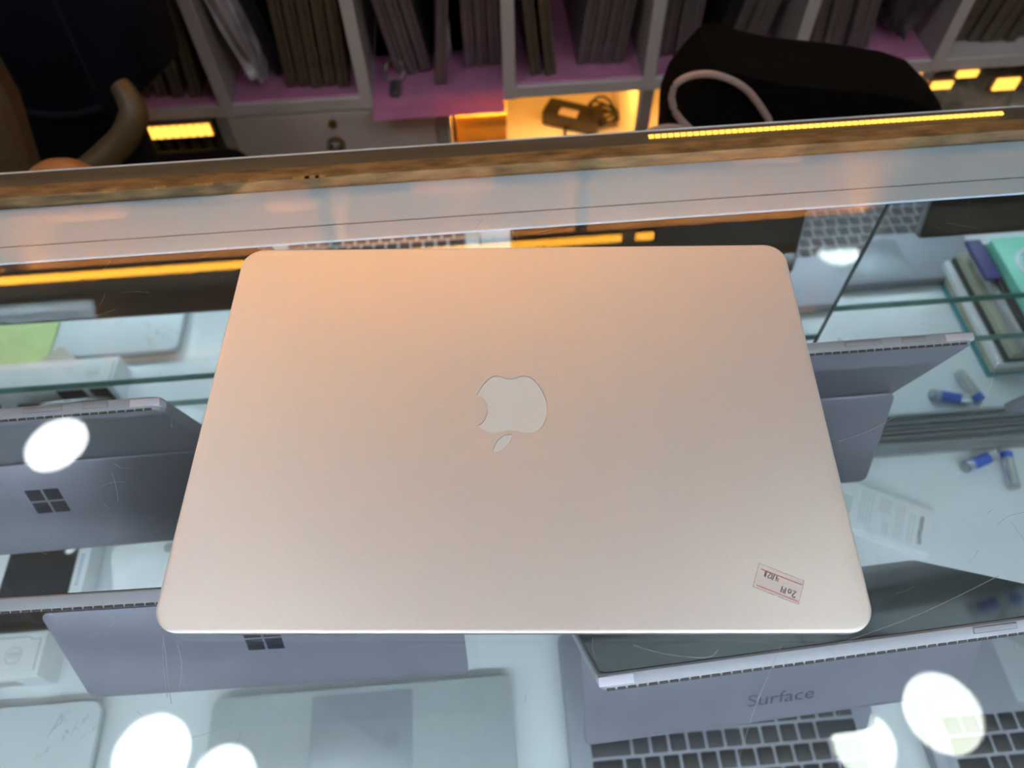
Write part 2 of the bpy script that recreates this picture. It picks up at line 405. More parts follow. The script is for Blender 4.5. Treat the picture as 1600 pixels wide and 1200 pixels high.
body_pts = [(-18.95, 9.62), (-17.2, 13.02), (-15.23, 16.61), (-12.89, 19.66), (-10.51, 21.43), (-8.1, 21.81), (-5.67, 21.38), (-3.25, 20.39), (-0.49, 19.88), (2.27, 20.5), (4.68, 21.46), (7.1, 21.68), (9.86, 21.01), (12.24, 18.96), (14.6, 15.56), (16.92, 11.16), (18.39, 6.42), (18.96, 1.37), (18.68, -2.47), (17.74, -6.27), (15.88, -9.64), (13.54, -11.64), (10.89, -12.82), (7.92, -13.1), (4.95, -12.63), (2.31, -11.72), (-0.33, -11.25), (-2.65, -11.69), (-5.28, -12.71), (-8.24, -13.29), (-11.55, -12.82), (-14.9, -10.93), (-17.75, -8.66), (-15.66, -7.17), (-14.05, -4.91), (-12.98, -1.86), (-12.63, 0.83), (-13.24, 3.93), (-14.66, 6.68), (-16.6, 8.5)]
leaf_pts = [(-9.24, -24.41), (-9.09, -21.66), (-8.03, -18.75), (-6.23, -15.97), (-3.61, -14.21), (-1.31, -13.63), (0.34, -13.64), (0.21, -15.86), (-0.63, -18.43), (-2.25, -20.61), (-4.51, -22.56), (-6.78, -23.7)]
body_pts = [(x / 1000, y / 1000) for x, y in body_pts]; leaf_pts = [(x / 1000, y / 1000) for x, y in leaf_pts]
for pts in (body_pts, leaf_pts):
    bm = bmesh.new(); prism(bm, pts[::-1], -0.0012, 0.002)
    cut = obj('cutter', bm, ALU, lap, smooth=False)
    md = lid.modifiers.new('recess', 'BOOLEAN'); md.operation = 'DIFFERENCE'; md.object = cut; md.solver = 'EXACT'
    bpy.context.view_layer.update()
    dg = bpy.context.evaluated_depsgraph_get()
    me = bpy.data.meshes.new_from_object(lid.evaluated_get(dg))
    lid.modifiers.clear(); lid.data = me
    bpy.data.objects.remove(cut, do_unlink=True)
me = lid.data
me.set_sharp_from_angle(angle=math.radians(20))
def tilt_mesh(o):
    c, s = math.cos(tilt), math.sin(tilt); zm = (zf + zb) / 2
    for v in o.data.vertices:
        x, y, h = v.co; v.co = (x, y * c - h * s, zm + y * s + h * c)
def inset(pts, d):
    n = len(pts); A = sum(pts[i][0] * pts[(i + 1) % n][1] - pts[(i + 1) % n][0] * pts[i][1] for i in range(n)); sg = 1 if A > 0 else -1
    out = []
    for i in range(n):
        a, b = Vector(pts[i - 1]), Vector(pts[(i + 1) % n]); t = (b - a).normalized()
        out.append((pts[i][0] - t.y * d * sg, pts[i][1] + t.x * d * sg))
    return out
for nm, pts in (('logo', body_pts), ('logo_leaf', leaf_pts)):
    q = inset(pts, 0.00030)
    bm = bmesh.new(); prism(bm, q[::-1], -0.00115, -0.00055)
    o = obj(nm, bm, WHITEPL, lid); o['label'] = 'white inlaid bitten fruit emblem' if nm == 'logo' else 'white leaf of the emblem'
    tilt_mesh(o)
tilt_mesh(lid)
# wedge base
bm = bmesh.new()
def bring(i, k):
    out = []
    for x, y in rr(W - 2 * i, D - 2 * i, 0.0125 - min(i, 0.008), 10):
        zt = (zf + zb) / 2 + y * math.tan(tilt) - 0.0049
        t = (y + D / 2) / D
        thick = 0.0022 + 0.0072 * min(1, t * 1.15) - 0.0004
        out.append((x, y, max(0.0012, zt - thick * k)))
    return out
loft(bm, [bring(0.012, 1.0), bring(0.004, 0.8), bring(0.0008, 0.35), bring(0.0008, 0.0)])
obj('base', bm, ALU, lap)
bm = bmesh.new()
loft(bm, [[(x, y, (zf + zb) / 2 + y * math.tan(tilt) - 0.0052) for x, y in rr(W - 0.003, D - 0.003, 0.011, 8)], [(x, y, (zf + zb) / 2 + y * math.tan(tilt) - 0.0040) for x, y in rr(W - 0.003, D - 0.003, 0.011, 8)]])
obj('lid_gasket', bm, GAP, lap)
bm = bmesh.new(); cyl(bm, (-0.135, D / 2 - 0.004, 0.0078), 0.0036, 0.27, 12, 'x'); obj('hinge', bm, BLACKPL, lap)
for sx in (-1, 1):
    for y in (-0.085, 0.085):
        bm = bmesh.new(); cyl(bm, (sx * 0.135, y, 0.0), 0.008, 0.0035, 16); obj('foot', bm, BLACKPL, lap)
# price sticker, slightly askew near the front right corner
c0 = (0.12262, -0.09156)
ang = math.atan2(-90.22 + 81.96, 134.61 - 115.44)
stk = thing('price_sticker', 'small clear sticker with red lines and handwritten 2014 on the laptop lid', 'sticker')
def st(px, py): return (c0[0] + px * math.cos(ang) - py * math.sin(ang), c0[1] + px * math.sin(ang) + py * math.cos(ang))
sw, sh = 0.0104, 0.0059
out = [(-sw, -sh), (-0.0006, -sh), (0.0, -sh + 0.0006), (0.0010, -sh + 0.0004), (0.0016, -sh), (sw, -sh), (sw, sh), (0.002, sh), (0.001, sh - 0.0003), (0.0, sh), (-sw, sh)]
bm = bmesh.new(); prism(bm, [st(*p) for p in out], 0.00004, 0.00012); sheet = obj('sheet', bm, STICK, stk, smooth=False)
bm = bmesh.new(); pp = [st(*p) for p in out]
stroke(bm, pp + [pp[0]], 0.00022, 0.00014); obj('sheet_border', bm, STICKE, stk, smooth=False)
for y in (0.0036, -0.0046):
    bm = bmesh.new(); stroke(bm, [st(-sw + 0.0014, y), st(sw - 0.0004, y)], 0.00034, 0.00016); obj('red_line', bm, RED, stk, smooth=False)
GLY = {'2': [[(0, .8), (.2, 1), (.5, .95), (.55, .7), (.05, 0), (.65, .05)]], '0': [[(.3, .65), (.05, .45), (.1, .1), (.4, .0), (.6, .3), (.45, .6), (.3, .65)]],
       '1': [[(.2, 1), (.22, 0)]], '4': [[(.1, 1), (.05, .45), (.5, .45)], [(.5, 1), (.45, 0)]], '/': [[(.35, 1.1), (.15, -.1)]],
       '8': [[(.5, .85), (.2, 1), (.1, .7), (.5, .35), (.4, .0), (.1, .05), (.15, .35), (.5, .85)]]}
def write(txt, x, y, h, wd, parent, rot180=True):
    bm = bmesh.new(); cx = 0
    for ch in txt:
        for s_ in GLY[ch]:
            pts = [(cx + a * h * 0.8, b * h) for a, b in s_]
            pts = [st(x - p[0], y - p[1]) for p in pts] if rot180 else [st(x + p[0], y + p[1]) for p in pts]
            stroke(bm, pts, wd, 0.00018)
        cx += h * (0.35 if ch in '1/' else 0.68)
    return obj('handwriting', bm, INK, parent, smooth=False)
write('2014', 0.0083, -0.0005, 0.0031, 0.00042, stk)
write('4/128', -0.0005, 0.0033, 0.0026, 0.00038, stk)
for ch in stk.children: tilt_mesh(ch)
stk.rotation_euler = (0, 0, YAW)

# ------------------------------------------------------------------ tablets on the glass shelf
TW, TH, TT = 0.292, 0.201, 0.0085
def make_tablet(logo=True, word=False):
    t = thing('tablet', '', 'tablet')
    bm = bmesh.new()
    def ring(i, y): return [(x, y, z + TH / 2) for x, z in rr(TW - 2 * i, TH - 2 * i, 0.006 - min(i, .003), 5)]
    loft(bm, [ring(0.0015, 0.0), ring(0.0, 0.0022), ring(0.0, TT - 0.0008), ring(0.0008, TT)])
    obj('body', bm, TABE, t)
    bm = bmesh.new(); loft(bm, [[(x, y, z + TH / 2) for x, z in rr(TW - 0.003, TH - 0.003, 0.005, 5)] for y in (-0.0003, 0.0001)]); obj('back_plate', bm, TABL, t)
    bm = bmesh.new(); loft(bm, [[(x, y, z + TH / 2) for x, z in rr(TW - 0.004, TH - 0.004, 0.005, 5)] for y in (TT - 0.0001, TT + 0.0004)]); obj('screen', bm, SCREEN, t)
    bm = bmesh.new(); n = int(TW / 0.0058)
    for k in range(n):
        x = -TW / 2 + 0.004 + k * (TW - 0.008) / n
        bx(bm, x, x + 0.0044, -0.0004, 0.0010, TH - 0.0017, TH - 0.0006)
    o = obj('vent_slots', bm, GAP, t, smooth=False); o['kind'] = 'stuff'
    for s in (-1, 1):
        x0, x1 = sorted((s * TW / 2 * 1.0005, s * (TW / 2 - 0.019)))
        box('corner_cap', x0, x1, 0.0022, TT - 0.0012, TH - 0.010, TH + 0.00025, TABC, t, 0.0006)
    for x0, x1 in ((0.098, 0.113), (0.060, 0.084)):
        o = box('power_button' if x0 > 0.09 else 'volume_button', x0, x1, 0.0040, 0.0068, TH - 0.001, TH + 0.0005, TABE, t, 0.0004)
        box('button_gap', x0 - 0.0004, x1 + 0.0004, 0.0036, 0.0072, TH - 0.001, TH + 0.00012, TABL, t)
    # hinged stand
    HZ, LK = 0.097, 0.0985
    k = bpy.data.objects.new('kickstand', None)
    bm = bmesh.new()
    def kr(i, y): return [(x, y, z - LK / 2) for x, z in rr(0.286 - 2 * i, LK - 2 * i, 0.007 - min(i, .002), 5)]
    loft(bm, [kr(0.0006, -0.0022), kr(0, -0.0018), kr(0, -0.0004), kr(0.0004, 0.0)])
    k = obj('kickstand', bm, TABL, t); k.location = (0, -0.0004, HZ)
    if logo:
        for sx in (-1, 1):
            for sz in (-1, 1):
                x0, x1 = sorted((sx * 0.0009, sx * 0.0130)); z0, z1 = sorted((sz * 0.0009, sz * 0.0130))
                box('logo_square', x0, x1, -0.0024, -0.0021, z0 - 0.040, z1 - 0.040, LOGOM, k)
    if word:
        cu = bpy.data.curves.new('w', 'FONT'); cu.body = 'Surface'; cu.size = 0.017; cu.align_x = 'CENTER'
        to = bpy.data.objects.new('w', cu); COL.objects.link(to); bpy.context.view_layer.update()
        me = bpy.data.meshes.new_from_object(to.evaluated_get(bpy.context.evaluated_depsgraph_get())); bpy.data.objects.remove(to, do_unlink=True)
        me.transform(Matrix.Translation((0.0, -0.00235, -0.080)) @ Matrix.Rotation(PI / 2, 4, 'X'))
        me.materials.clear(); me.materials.append(mat('word_print', (0.045, 0.045, 0.065), 0.4))
        wo = bpy.data.objects.new('printed_word', me); COL.objects.link(wo); wo.parent = k; wo['label'] = 'grey printed word Surface'
    return t
def pose(t, xc, yb, phi, yaw=0.0):
    t.location = (xc, yb, SZ + 0.0004); t.rotation_euler = (math.radians(phi), 0, math.radians(yaw))
    ph = math.radians(phi); al = math.acos(min(1, (0.097 * math.cos(ph) - 0.0006) / 0.0985))
    for c in t.children:
        if c.name.startswith('kickstand'): c.rotation_euler = (-(al + ph), 0, 0)
ta = make_tablet()
spots = [(ta, -0.369, 0.114, 15, 0.4, 'grey tablet on a stand with four-square emblem under a round lamp glint, at far left'),
         (None, 0.165, 0.119, 15, 0.0, 'grey tablet on a stand right behind the laptop, near the two batteries'),
         (None, -0.185, 0.000, 18.5, -1.1, 'grey tablet on a stand, its four-square emblem just below the front edge of the laptop'),
         (None, 0.602, 0.116, 15, 0.0, 'grey tablet on a stand at the far right edge beyond the batteries')]
for o, x, y, ph, yw, lab in spots:
    t = o or copy_tree(ta); pose(t, x, y, ph, yw); tag(t, lab, 'tablet', 'tablets on the glass shelf')
tw = make_tablet(False, True); pose(tw, 0.177, -0.028, 27, 2.7)
tag(tw, 'grey tablet with dark screen and the word Surface on its stand, above keyboards', 'tablet', 'tablets on the glass shelf')

# ------------------------------------------------------------------ open laptops on the case floor
def make_open_laptop():
    t = thing('open_laptop', '', 'laptop')
    bm = bmesh.new(); slab(bm, 0.314, 0.219, 0.010, 0.0012, 0.0155, 0.0012); obj('base', bm, SILVER, t)
    bm = bmesh.new(); slab(bm, 0.105, 0.076, 0.003, 0.0150, 0.0158, 0.0002, 4, 0, -0.0655); o = obj('trackpad', bm, PADSIL, t)
    o['label'] = 'grey square trackpad'
    P_ = 0.01905; kx0 = -0.1365; y_top = 0.0855
    rows = [(0.0095, [1.0357] * 14), (0.0160, [1] * 13 + [1.5]), (0.0160, [1.5] + [1] * 13), (0.0160, [1.75] + [1] * 11 + [1.75]), (0.0160, [2.25] + [1] * 10 + [2.25]), (0.0160, [1, 1, 1, 1.25, 5, 1.25, 1, 1, 1, 1])]
    y = y_top; cache = {}
    for hgt, keys in rows:
        sc = 0.273 / (sum(keys)); x = kx0
        for kw in keys:
            wk = kw * sc
            kk = (round(wk, 4), hgt)
            if kk not in cache:
                bm = bmesh.new(); slab(bm, wk - 0.0030, hgt, 0.0014, 0.0, 0.0012, 0.0003, 2); o = obj('key', bm, KEY, t); cache[kk] = o
            else:
                o = cache[kk].copy(); COL.objects.link(o)
            o.location = (x + wk / 2, y - hgt / 2, 0.0153); x += wk
        y -= hgt + 0.0030
    bm = bmesh.new(); cyl(bm, (-0.12, 0.1065, 0.0135), 0.005, 0.24, 12, 'x'); obj('hinge', bm, BLACKPL, t)
    bm = bmesh.new(); slab(bm, 0.314, 0.217, 0.010, -0.003, 0.003, 0.0010, 8, 0, 0.1105); l = obj('lid', bm, SILVER, t)
    bm = bmesh.new(); slab(bm, 0.308, 0.209, 0.006, 0.0029, 0.0033, 0.0001, 4, 0, 0.1105); obj('screen', bm, SCREEN, l)
    l.location = (0, 0.1060, 0.0185); l.rotation_euler = (math.radians(68), 0, 0)
    for sx in (-1, 1):
        for y in (-0.09, 0.085):
            bm = bmesh.new(); cyl(bm, (sx * 0.13, y, 0), 0.008, 0.002, 12); obj('foot', bm, BLACKPL, t)
    return t
la = make_open_laptop()
SILVER2 = mat('laptop_space_grey', (0.30, 0.315, 0.37), 0.42, 0.3, 0.03, 60)
# rotated half a turn: the palm rest lies towards the mirrored doors
for i, (x, yfront, lab) in enumerate(((-0.1695, -0.0245, 'open silver laptop showing its grey trackpad below the front edge of the closed laptop'),
                                     (0.1975, 0.014, 'open silver laptop with black keys in front of the tablet marked Surface'),
                                     (0.5570, -0.012, 'open silver laptop with black keys at the bottom right corner'))):
    t = la if i == 0 else copy_tree(la)
    t.location = (x, yfront - 0.1095, FZ); t.rotation_euler = (0, 0, PI); tag(t, lab, 'laptop', 'open laptops on the case floor')
    if i:
        for c in t.children:
            if c.name.split('.')[0] in ('base', 'lid'):
                if i == 1: c.data = c.data.copy(); c.data.materials[0] = SILVER2; keep = globals().setdefault('KEEP', {}); keep[c.name.split('.')[0]] = c.data
                else: c.data = KEEP[c.name.split('.')[0]]
# closed laptop lower left with pencil notes
t = thing('closed_laptop', 'closed pale silver laptop with pencil scribbles at the lower left corner', 'laptop', (-0.6055, -0.1295, FZ))
bm = bmesh.new(); slab(bm, 0.325, 0.227, 0.012, 0.0085, 0.0160, 0.0015); ld = obj('lid', bm, mat('pale_lid', (0.70, 0.75, 0.78), 0.45, 0.2, 0.03), t)
bm = bmesh.new(); slab(bm, 0.323, 0.225, 0.012, 0.0012, 0.0080, 0.0015); obj('base', bm, SILVER, t)
for sx in (-1, 1):
    for y in (-0.09, 0.09):
        bm = bmesh.new(); cyl(bm, (sx * 0.13, y, 0), 0.008, 0.002, 12); obj('foot', bm, BLACKPL, t)
bm = bmesh.new()
for (u, v) in ((80, 1145), (95, 1160), (115, 1140), (130, 1155), (55, 1190), (85, 1132)):
    g = G(u, v, FZ + 0.016) - t.location
    pts = [(g.x + random.uniform(-1, 1) * 0.003 + k * 0.0022, g.y + (k % 2) * 0.006 + k * 0.0016) for k in range(7)]
    stroke(bm, pts, 0.0005, 0.01606)
g = G(105, 1143, FZ + 0.016) - t.location; cyl(bm, (g.x, g.y, 0.016), 0.0012, 0.0003, 10)
o = obj('pencil_notes', bm, GREYINK, ld, smooth=False); o['label'] = 'grey pencil scribbles'

# ------------------------------------------------------------------ small things on the case floor
def battery(label, a, b, blue_len, body_m, cap_m):
    """a: minus end, b: plus end (points on the floor)"""
    a = Vector((a.x, a.y, FZ)); b = Vector((b.x, b.y, FZ)); d = (b - a).normalized(); ln = 0.0505
    t = thing('battery', label, 'battery', a, (0, 0, math.atan2(d.y, d.x)), 'loose batteries on the case floor')
    r = 0.0071; n = 24
    def seg(nm, prof, m):
        bm = bmesh.new(); loft(bm, [[(x, rad * math.cos(2 * PI * i / n), r + rad * math.sin(2 * PI * i / n)) for i in range(n)] for x, rad in prof]); return obj(nm, bm, m, t)
    seg('sleeve', [(0.0022, r), (0.0022 + blue_len, r)], body_m)
    seg('cap_sleeve', [(0.0023 + blue_len, r), (ln - 0.003, r), (ln - 0.0022, r - 0.0008)], cap_m)
    seg('minus_end', [(0.0, r - 0.0012), (0.0006, r - 0.0003), (0.0021, r - 0.0002)], BATE)
    seg('plus_nub', [(ln - 0.0022, 0.0028), (ln - 0.0002, 0.0028), (ln, 0.0024)], BATS)
    return t
b1 = battery('blue banded battery lying sideways beside an upright silver one', G(1506, 731, FZ + .007), G(1562, 708, FZ + .007), 0.034, BATB, BATS)
bm = bmesh.new(); n = 20
for (x0, x1) in ((0.003, 0.012),):
    loft(bm, [[(x, 0.00715 * math.cos(2 * PI * i / n), 0.0071 + 0.00715 * math.sin(2 * PI * i / n)) for i in range(n)] for x in (x0, x1)])
obj('silver_band', bm, BATS, b1)
battery('silver battery with a blue top end pointing towards the mirrored door', G(1585, 762, FZ + .007), G(1572, 708, FZ + .007), 0.037, BATS, BATB)

# white printed carton with text blocks
p = [G(u, v, FZ + 0.014) for u, v in ((1335, 825), (1452, 868), (1462, 812), (1345, 778))]
ux = (p[1] - p[0]); wx = 0.118; ang2 = math.atan2(ux.y, ux.x)
t = thing('printed_carton', 'flat white carton with rows of small print on the case floor at right', 'box', (p[1].x, p[1].y, FZ), (0, 0, ang2 + PI))
box('carton_body', 0, wx, -0.060, 0.0, 0, 0.014, WHITEB, t, 0.0008)
bm = bmesh.new()
def lines(x, y0, y1, n, dx, wd):
    for k in range(n):
        yy = y0
        while yy > y1:
            l_ = random.uniform(0.002, 0.006); stroke(bm, [(x + k * dx, yy), (x + k * dx, max(y1, yy - l_))], wd, 0.01412); yy -= l_ + 0.0012
lines(0.022, -0.006, -0.046, 2, 0.004, 0.0007); lines(0.034, -0.006, -0.052, 3, 0.0034, 0.0006); lines(0.050, -0.006, -0.022, 2, 0.004, 0.0008); lines(0.050, -0.034, -0.054, 4, 0.0034, 0.0007); lines(0.070, -0.010, -0.054, 4, 0.0040, 0.0008)
o = obj('fine_print', bm, GREYINK, t, smooth=False); o['kind'] = 'stuff'
bm = bmesh.new(); x = 0.0135; y = -0.010
while y > -0.046:
    stroke(bm, [(x - 0.0022, y), (x + 0.0022, y - 0.0004)], 0.0011, 0.01414); stroke(bm, [(x + random.choice((-.002, 0, .002)), y), (x + random.choice((-.002, 0, .002)), y - 0.0026)], 0.0009, 0.01414); y -= 0.0031
obj('bold_heading', bm, INK, t, smooth=False)
box('pale_green_patch', 0.092, 0.108, -0.040, -0.016, 0.0139, 0.01412, mat('pale_green_print', (0.45, 0.56, 0.55), 0.5), t)

# black fronted phone box, upper left floor
g0 = G(20, 938, FZ + 0.03); g1 = G(105, 930, FZ + 0.03); g2 = G(140, 858, FZ + 0.03)
t = thing('phone_box', 'flat white box with a black lid and blue lettering along its side, at far left', 'box', (0, 0, FZ))
xa, xb, ya, yb_ = g1.x - 0.078, g1.x, g1.y, g1.y + 0.065
box('box_body', xa - 0.016, xb + 0.014, ya - 0.002, yb_ + 0.004, 0, 0.029, WHITEB, t, 0.0008)
box('black_lid', xa, xb, ya, yb_, 0.029, 0.0305, SCREEN, t, 0.0004)
bm = bmesh.new()
for k in range(9): stroke(bm, [(xb + 0.0045, ya + 0.012 + k * 0.0042), (xb + 0.0085, ya + 0.0135 + k * 0.0042)], 0.0014, 0.02910)
obj('blue_lettering', bm, BLUEINK, t, smooth=False)
# white power adapter between the boxes
gA = G(232, 892, FZ + 0.014)
t = thing('power_adapter', 'white rounded power adapter between the black lidded box and the laptop', 'adapter', (gA.x, gA.y, FZ), (0, 0, 0.25))
bm = bmesh.new(); slab(bm, 0.074, 0.074, 0.012, 0, 0.028, 0.004); obj('adapter_body', bm, WHITEB, t)
bm = bmesh.new(); tube(bm, smoothpath([(0.034, 0.02, 0.014), (0.055, 0.03, 0.006), (0.07, 0.0, 0.003), (0.055, -0.03, 0.003), (0.08, -0.05, 0.003)], 6), 0.0024, 8); obj('cord', bm, WHITEB, t)
bm = bmesh.new(); cyl(bm, (0.030, 0.014, 0.0278), 0.006, 0.0006, 16); obj('status_dot', bm, GREYB, t)
# white stamped box
gs = G(75, 985, FZ + 0.04); 
t = thing('stamped_box', 'white box with a round stamp standing behind the scribbled laptop', 'box', (gs.x, gs.y, FZ))
box('box_body', -0.16, 0.0, -0.047, 0.0, 0, 0.040, WHITEB, t, 0.001)
bm = bmesh.new()
for r0 in (0.0085,):
    stroke(bm, [(-0.030 + r0 * math.cos(a * PI / 14), -0.024 + r0 * math.sin(a * PI / 14)) for a in range(29)], 0.0006, 0.04005)
for k in range(5): stroke(bm, [(-0.037 + k * 0.0030, -0.021), (-0.0355 + k * 0.0028, -0.027), (-0.034 + k * 0.003, -0.020)], 0.0007, 0.04006)
obj('round_stamp', bm, GREYINK, t, smooth=False)
bm = bmesh.new(); stroke(bm, [(-0.155, -0.005), (-0.018, -0.005), (-0.014, -0.008), (-0.005, -0.008), (-0.005, -0.040)], 0.0012, 0.04004); obj('printed_frame', bm, GREYINK, t, smooth=False)
box('dark_panel', -0.075, -0.040, 0.0, 0.0006, 0.004, 0.036, SCREEN, t); box('dark_panel', -0.032, -0.008, 0.0, 0.0006, 0.004, 0.036, SCREEN, t)
box('barcode_label', -0.12, -0.028, -0.0476, -0.047, 0.010, 0.028, GREYB, t)
tag(box('dark_slip', gs.x - 0.12, gs.x - 0.005, gs.y + 0.014, gs.y + 0.026, FZ, FZ + 0.034, SCREEN, None, 0.0008), 'dark narrow box standing behind the white stamped box', 'box')
# lime folder, beige card, brown box: seen in the mirrored door
t = tag(box('green_folder', -0.94, -0.617, -0.13, 0.030, FZ + 0.0166, FZ + 0.0200, LIME, None, 0.0008), 'lime green folder mirrored in the sliding door at far left', 'folder')
g = G(88, 572, FZ + .02); t = thing('beige_card', 'small beige square card mirrored in front of the green folder', 'card', (g.x, 0.430 - g.y, FZ + 0.0202), (0, 0, 0.75))
bm = bmesh.new(); slab(bm, 0.055, 0.055, 0.004, 0, 0.0012, 0.0003); obj('card_sheet', bm, BEIGE, t)
bm = bmesh.new(); slab(bm, 0.040, 0.018, 0.002, 0.0011, 0.0015, 0.0001, cy=0.01); obj('card_panel', bm, GREYB, t)
t = thing('brown_box', 'dark brown carton mirrored at the far left edge', 'box', (0, 0, FZ))
box('carton_body', -0.86, -0.672, 0.045, 0.120, 0, 0.060, BROWNB, t, 0.001); box('carton_lid', -0.862, -0.670, 0.0435, 0.1215, 0.046, 0.0615, BROWNB, t, 0.001)
# stack of flat packs on the right, mirrored in the right door
layers = [('teal', TEAL, 0.006, 0), ('olive', OLIVE, 0.010, 0.003), ('white', WHITEB, 0.010, 0.004), ('dark', SCREEN, 0.009, 0.012), ('cream', OLIVE, 0.012, 0.014), ('grey', GREYB, 0.012, 0.024), ('dark grey', LAPK, 0.006, 0.030)]
z = FZ; sx0, sx1, sy0, sy1 = 0.652, 0.800, -0.035, 0.150
for nm, m, h, off in layers:
    tag(box('flat_pack', sx0 + off, sx1, sy0 + off * 0.3, sy1 - off * 0.2, z + 0.0002, z + h, m, None, 0.0008), nm + ' edged flat pack in the stack mirrored at the right', 'box', 'flat packs stacked at the right'); z += h
tag(box('navy_pack', sx0 + 0.012, sx0 + 0.032, -0.030, 0.040, z + 0.0002, z + 0.007, NAVYB, None, 0.001), 'navy blue small pack lying on the stack of flat packs', 'box')
t = thing('mint_pack', 'mint green pack with a white ring lying on the stack at the right', 'box', (0.7395, 0.060, z))
bm = bmesh.new(); slab(bm, 0.100, 0.165, 0.006, 0.0002, 0.016, 0.001); obj('pack_body', bm, GREENB, t)
bm = bmesh.new(); tube(bm, [(0.028 * math.cos(a * PI / 18) - 0.004, 0.028 * math.sin(a * PI / 18) - 0.030, 0.0166) for a in range(36)], 0.0036, 8, True, 0.35); obj('ring', bm, RINGM, t)
bm = bmesh.new(); cyl(bm, (-0.018, -0.020, 0.016), 0.007, 0.0004, 16); obj('gold_seal', bm, LIME, t)
# grey bracket peeking in at the right
# ------------------------------------------------------------------ storage cabinet behind the counter
CY = 0.81; SHZ = -0.366; DEP = 0.40
cab = thing('storage_cabinet', 'grey storage cabinet with pigeonhole dividers and warm lit bays behind the counter', 'cabinet')
divx = [-0.86, -0.62, -0.383, -0.170, 0.050, 0.266, 0.491, 0.721, 0.95, 1.18]
for i, x in enumerate(divx):
    box('divider', x - 0.009, x + 0.009, CY - 0.002, CY + DEP, SHZ, 0.10, CABG, cab); 
    box('divider_edge', x - 0.0092, x + 0.0092, CY - 0.0045, CY - 0.002, SHZ - 0.019, 0.10, CABL, cab)
for a, b in zip(divx, divx[1:]):
    box('shelf_board', a + 0.009, b - 0.009, CY, CY + DEP, SHZ - 0.018, SHZ, CABG, cab)
    box('shelf_edge', a + 0.009, b - 0.009, CY - 0.0035, CY, SHZ - 0.018, SHZ, CABL, cab)
box('back_panel', -1.6, 1.6, CY + DEP, CY + DEP + 0.012, -0.93, 1.25, CABG, cab)
for z in (0.10, 0.40, 0.745, 1.05):
    if z == 0.745: box('shelf_fascia', -1.6, 1.6, CY - 0.0009, CY + 0.002, 0.690, 0.745, CREAM, cab)
    box('upper_shelf', -1.6, 1.6, CY, CY + DEP, z, z + 0.020, CREAM, cab)
for x in (-1.6, -0.9, -0.3, 0.17, 0.75, 1.58):
    box('upper_divider', x, x + 0.020, CY - 0.001, CY + DEP, 0.12, 1.05, CREAM, cab)
# lower bays
for x in (-0.62, -0.400, -0.060, 0.270, 0.72, 1.18):
    box('bay_side', x - 0.009, x + 0.009, CY + 0.002, CY + DEP, -0.93, SHZ - 0.018, CABG, cab)
box('bay_floor', -0.05, 0.26, CY, CY + DEP, -0.565, -0.55, CREAM, cab)
box('bay_back', -0.05, 0.26, CY + DEP - 0.05, CY + DEP - 0.04, -0.55, SHZ - 0.019, CREAM, cab)
box('bay_lining', 0.2555, 0.2605, CY + 0.003, CY + DEP - 0.05, -0.55, SHZ - 0.019, CREAM, cab)
box('bay_lining', -0.0505, -0.0455, CY + 0.003, CY + DEP - 0.05, -0.55, SHZ - 0.019, CREAM, cab)
box('bay_floor', 0.28, 0.71, CY, CY + DEP, -0.565, -0.55, CREAM, cab)
box('bay_floor', 0.73, 1.17, CY, CY + DEP, -0.565, -0.55, CREAM, cab)
box('bay_floor', -0.61, -0.41, CY, CY + DEP, -0.565, -0.55, CABG, cab)
dz0, dz1 = -0.60, SHZ - 0.022
d = box('drawer', -0.389, -0.071, CY - 0.004, CY + 0.30, dz0, dz1, mat('drawer_grey', (0.56, 0.49, 0.47), 0.5, 0, 0.03), cab, 0.001)
pk = P(520, 193, CY - 0.004); bm = bmesh.new(); cyl(bm, (pk.x, CY - 0.008, pk.z), 0.007, 0.004, 16, 'y'); obj('lock', bm, BRASS, d)
pk = P(525, 226, CY - 0.01)
bm = bmesh.new(); n = 20
loft(bm, [[(pk.x + r * math.cos(2 * PI * i / n), CY - 0.004 - h, pk.z + r * math.sin(2 * PI * i / n)) for i in range(n)] for r, h in ((0.005, 0), (0.005, 0.008), (0.011, 0.012), (0.012, 0.018), (0.007, 0.022))]); obj('knob', bm, CHROME, d)
bm = bmesh.new(); cyl(bm, (pk.x, CY - 0.006, pk.z - 0.002), 0.014, 0.002, 20, 'y'); obj('knob_plate', bm, BRASS, d)
# pink liners
liners = [(-0.61, -0.393, 0), (-0.373, -0.180, 0), (0.060, 0.256, 0), (0.276, 0.481, 0), (0.501, 0.711, 0)]
labs = ['pink shelf liner in the leftmost visible pigeonhole', 'pink shelf liner under the plastic wrapped bundle', 'pink shelf liner in the half empty pigeonhole above the charger', 'pink shelf liner behind the black padded chair', 'pink shelf liner in the pigeonhole right of the black chair top']
for (a, b, _), lab in zip(liners, labs):
    bm = bmesh.new(); n = 8
    for k in range(1): bx(bm, a, b, CY + 0.004, CY + DEP - 0.002, SHZ + 0.0003, SHZ + 0.0022)
    tag(obj('shelf_liner', bm, PINK), lab, 'shelf liner', 'pink shelf liners')
bm = bmesh.new(); a, b = -0.159, 0.040
prof = [(CY + DEP - 0.002, SHZ + 0.0012), (CY + 0.10, SHZ + 0.0012), (CY + 0.01, SHZ + 0.0014), (CY - 0.012, SHZ + 0.0010), (CY - 0.040, SHZ - 0.001), (CY - 0.052, SHZ - 0.006)]
vsA = [bm.verts.new((a, y, z)) for y, z in prof]; vsB = [bm.verts.new((b, y, z)) for y, z in prof]
for i in range(len(prof) - 1): bm.faces.new((vsA[i], vsA[i + 1], vsB[i + 1], vsB[i]))
bmesh.ops.solidify(bm, geom=list(bm.faces), thickness=0.0012)
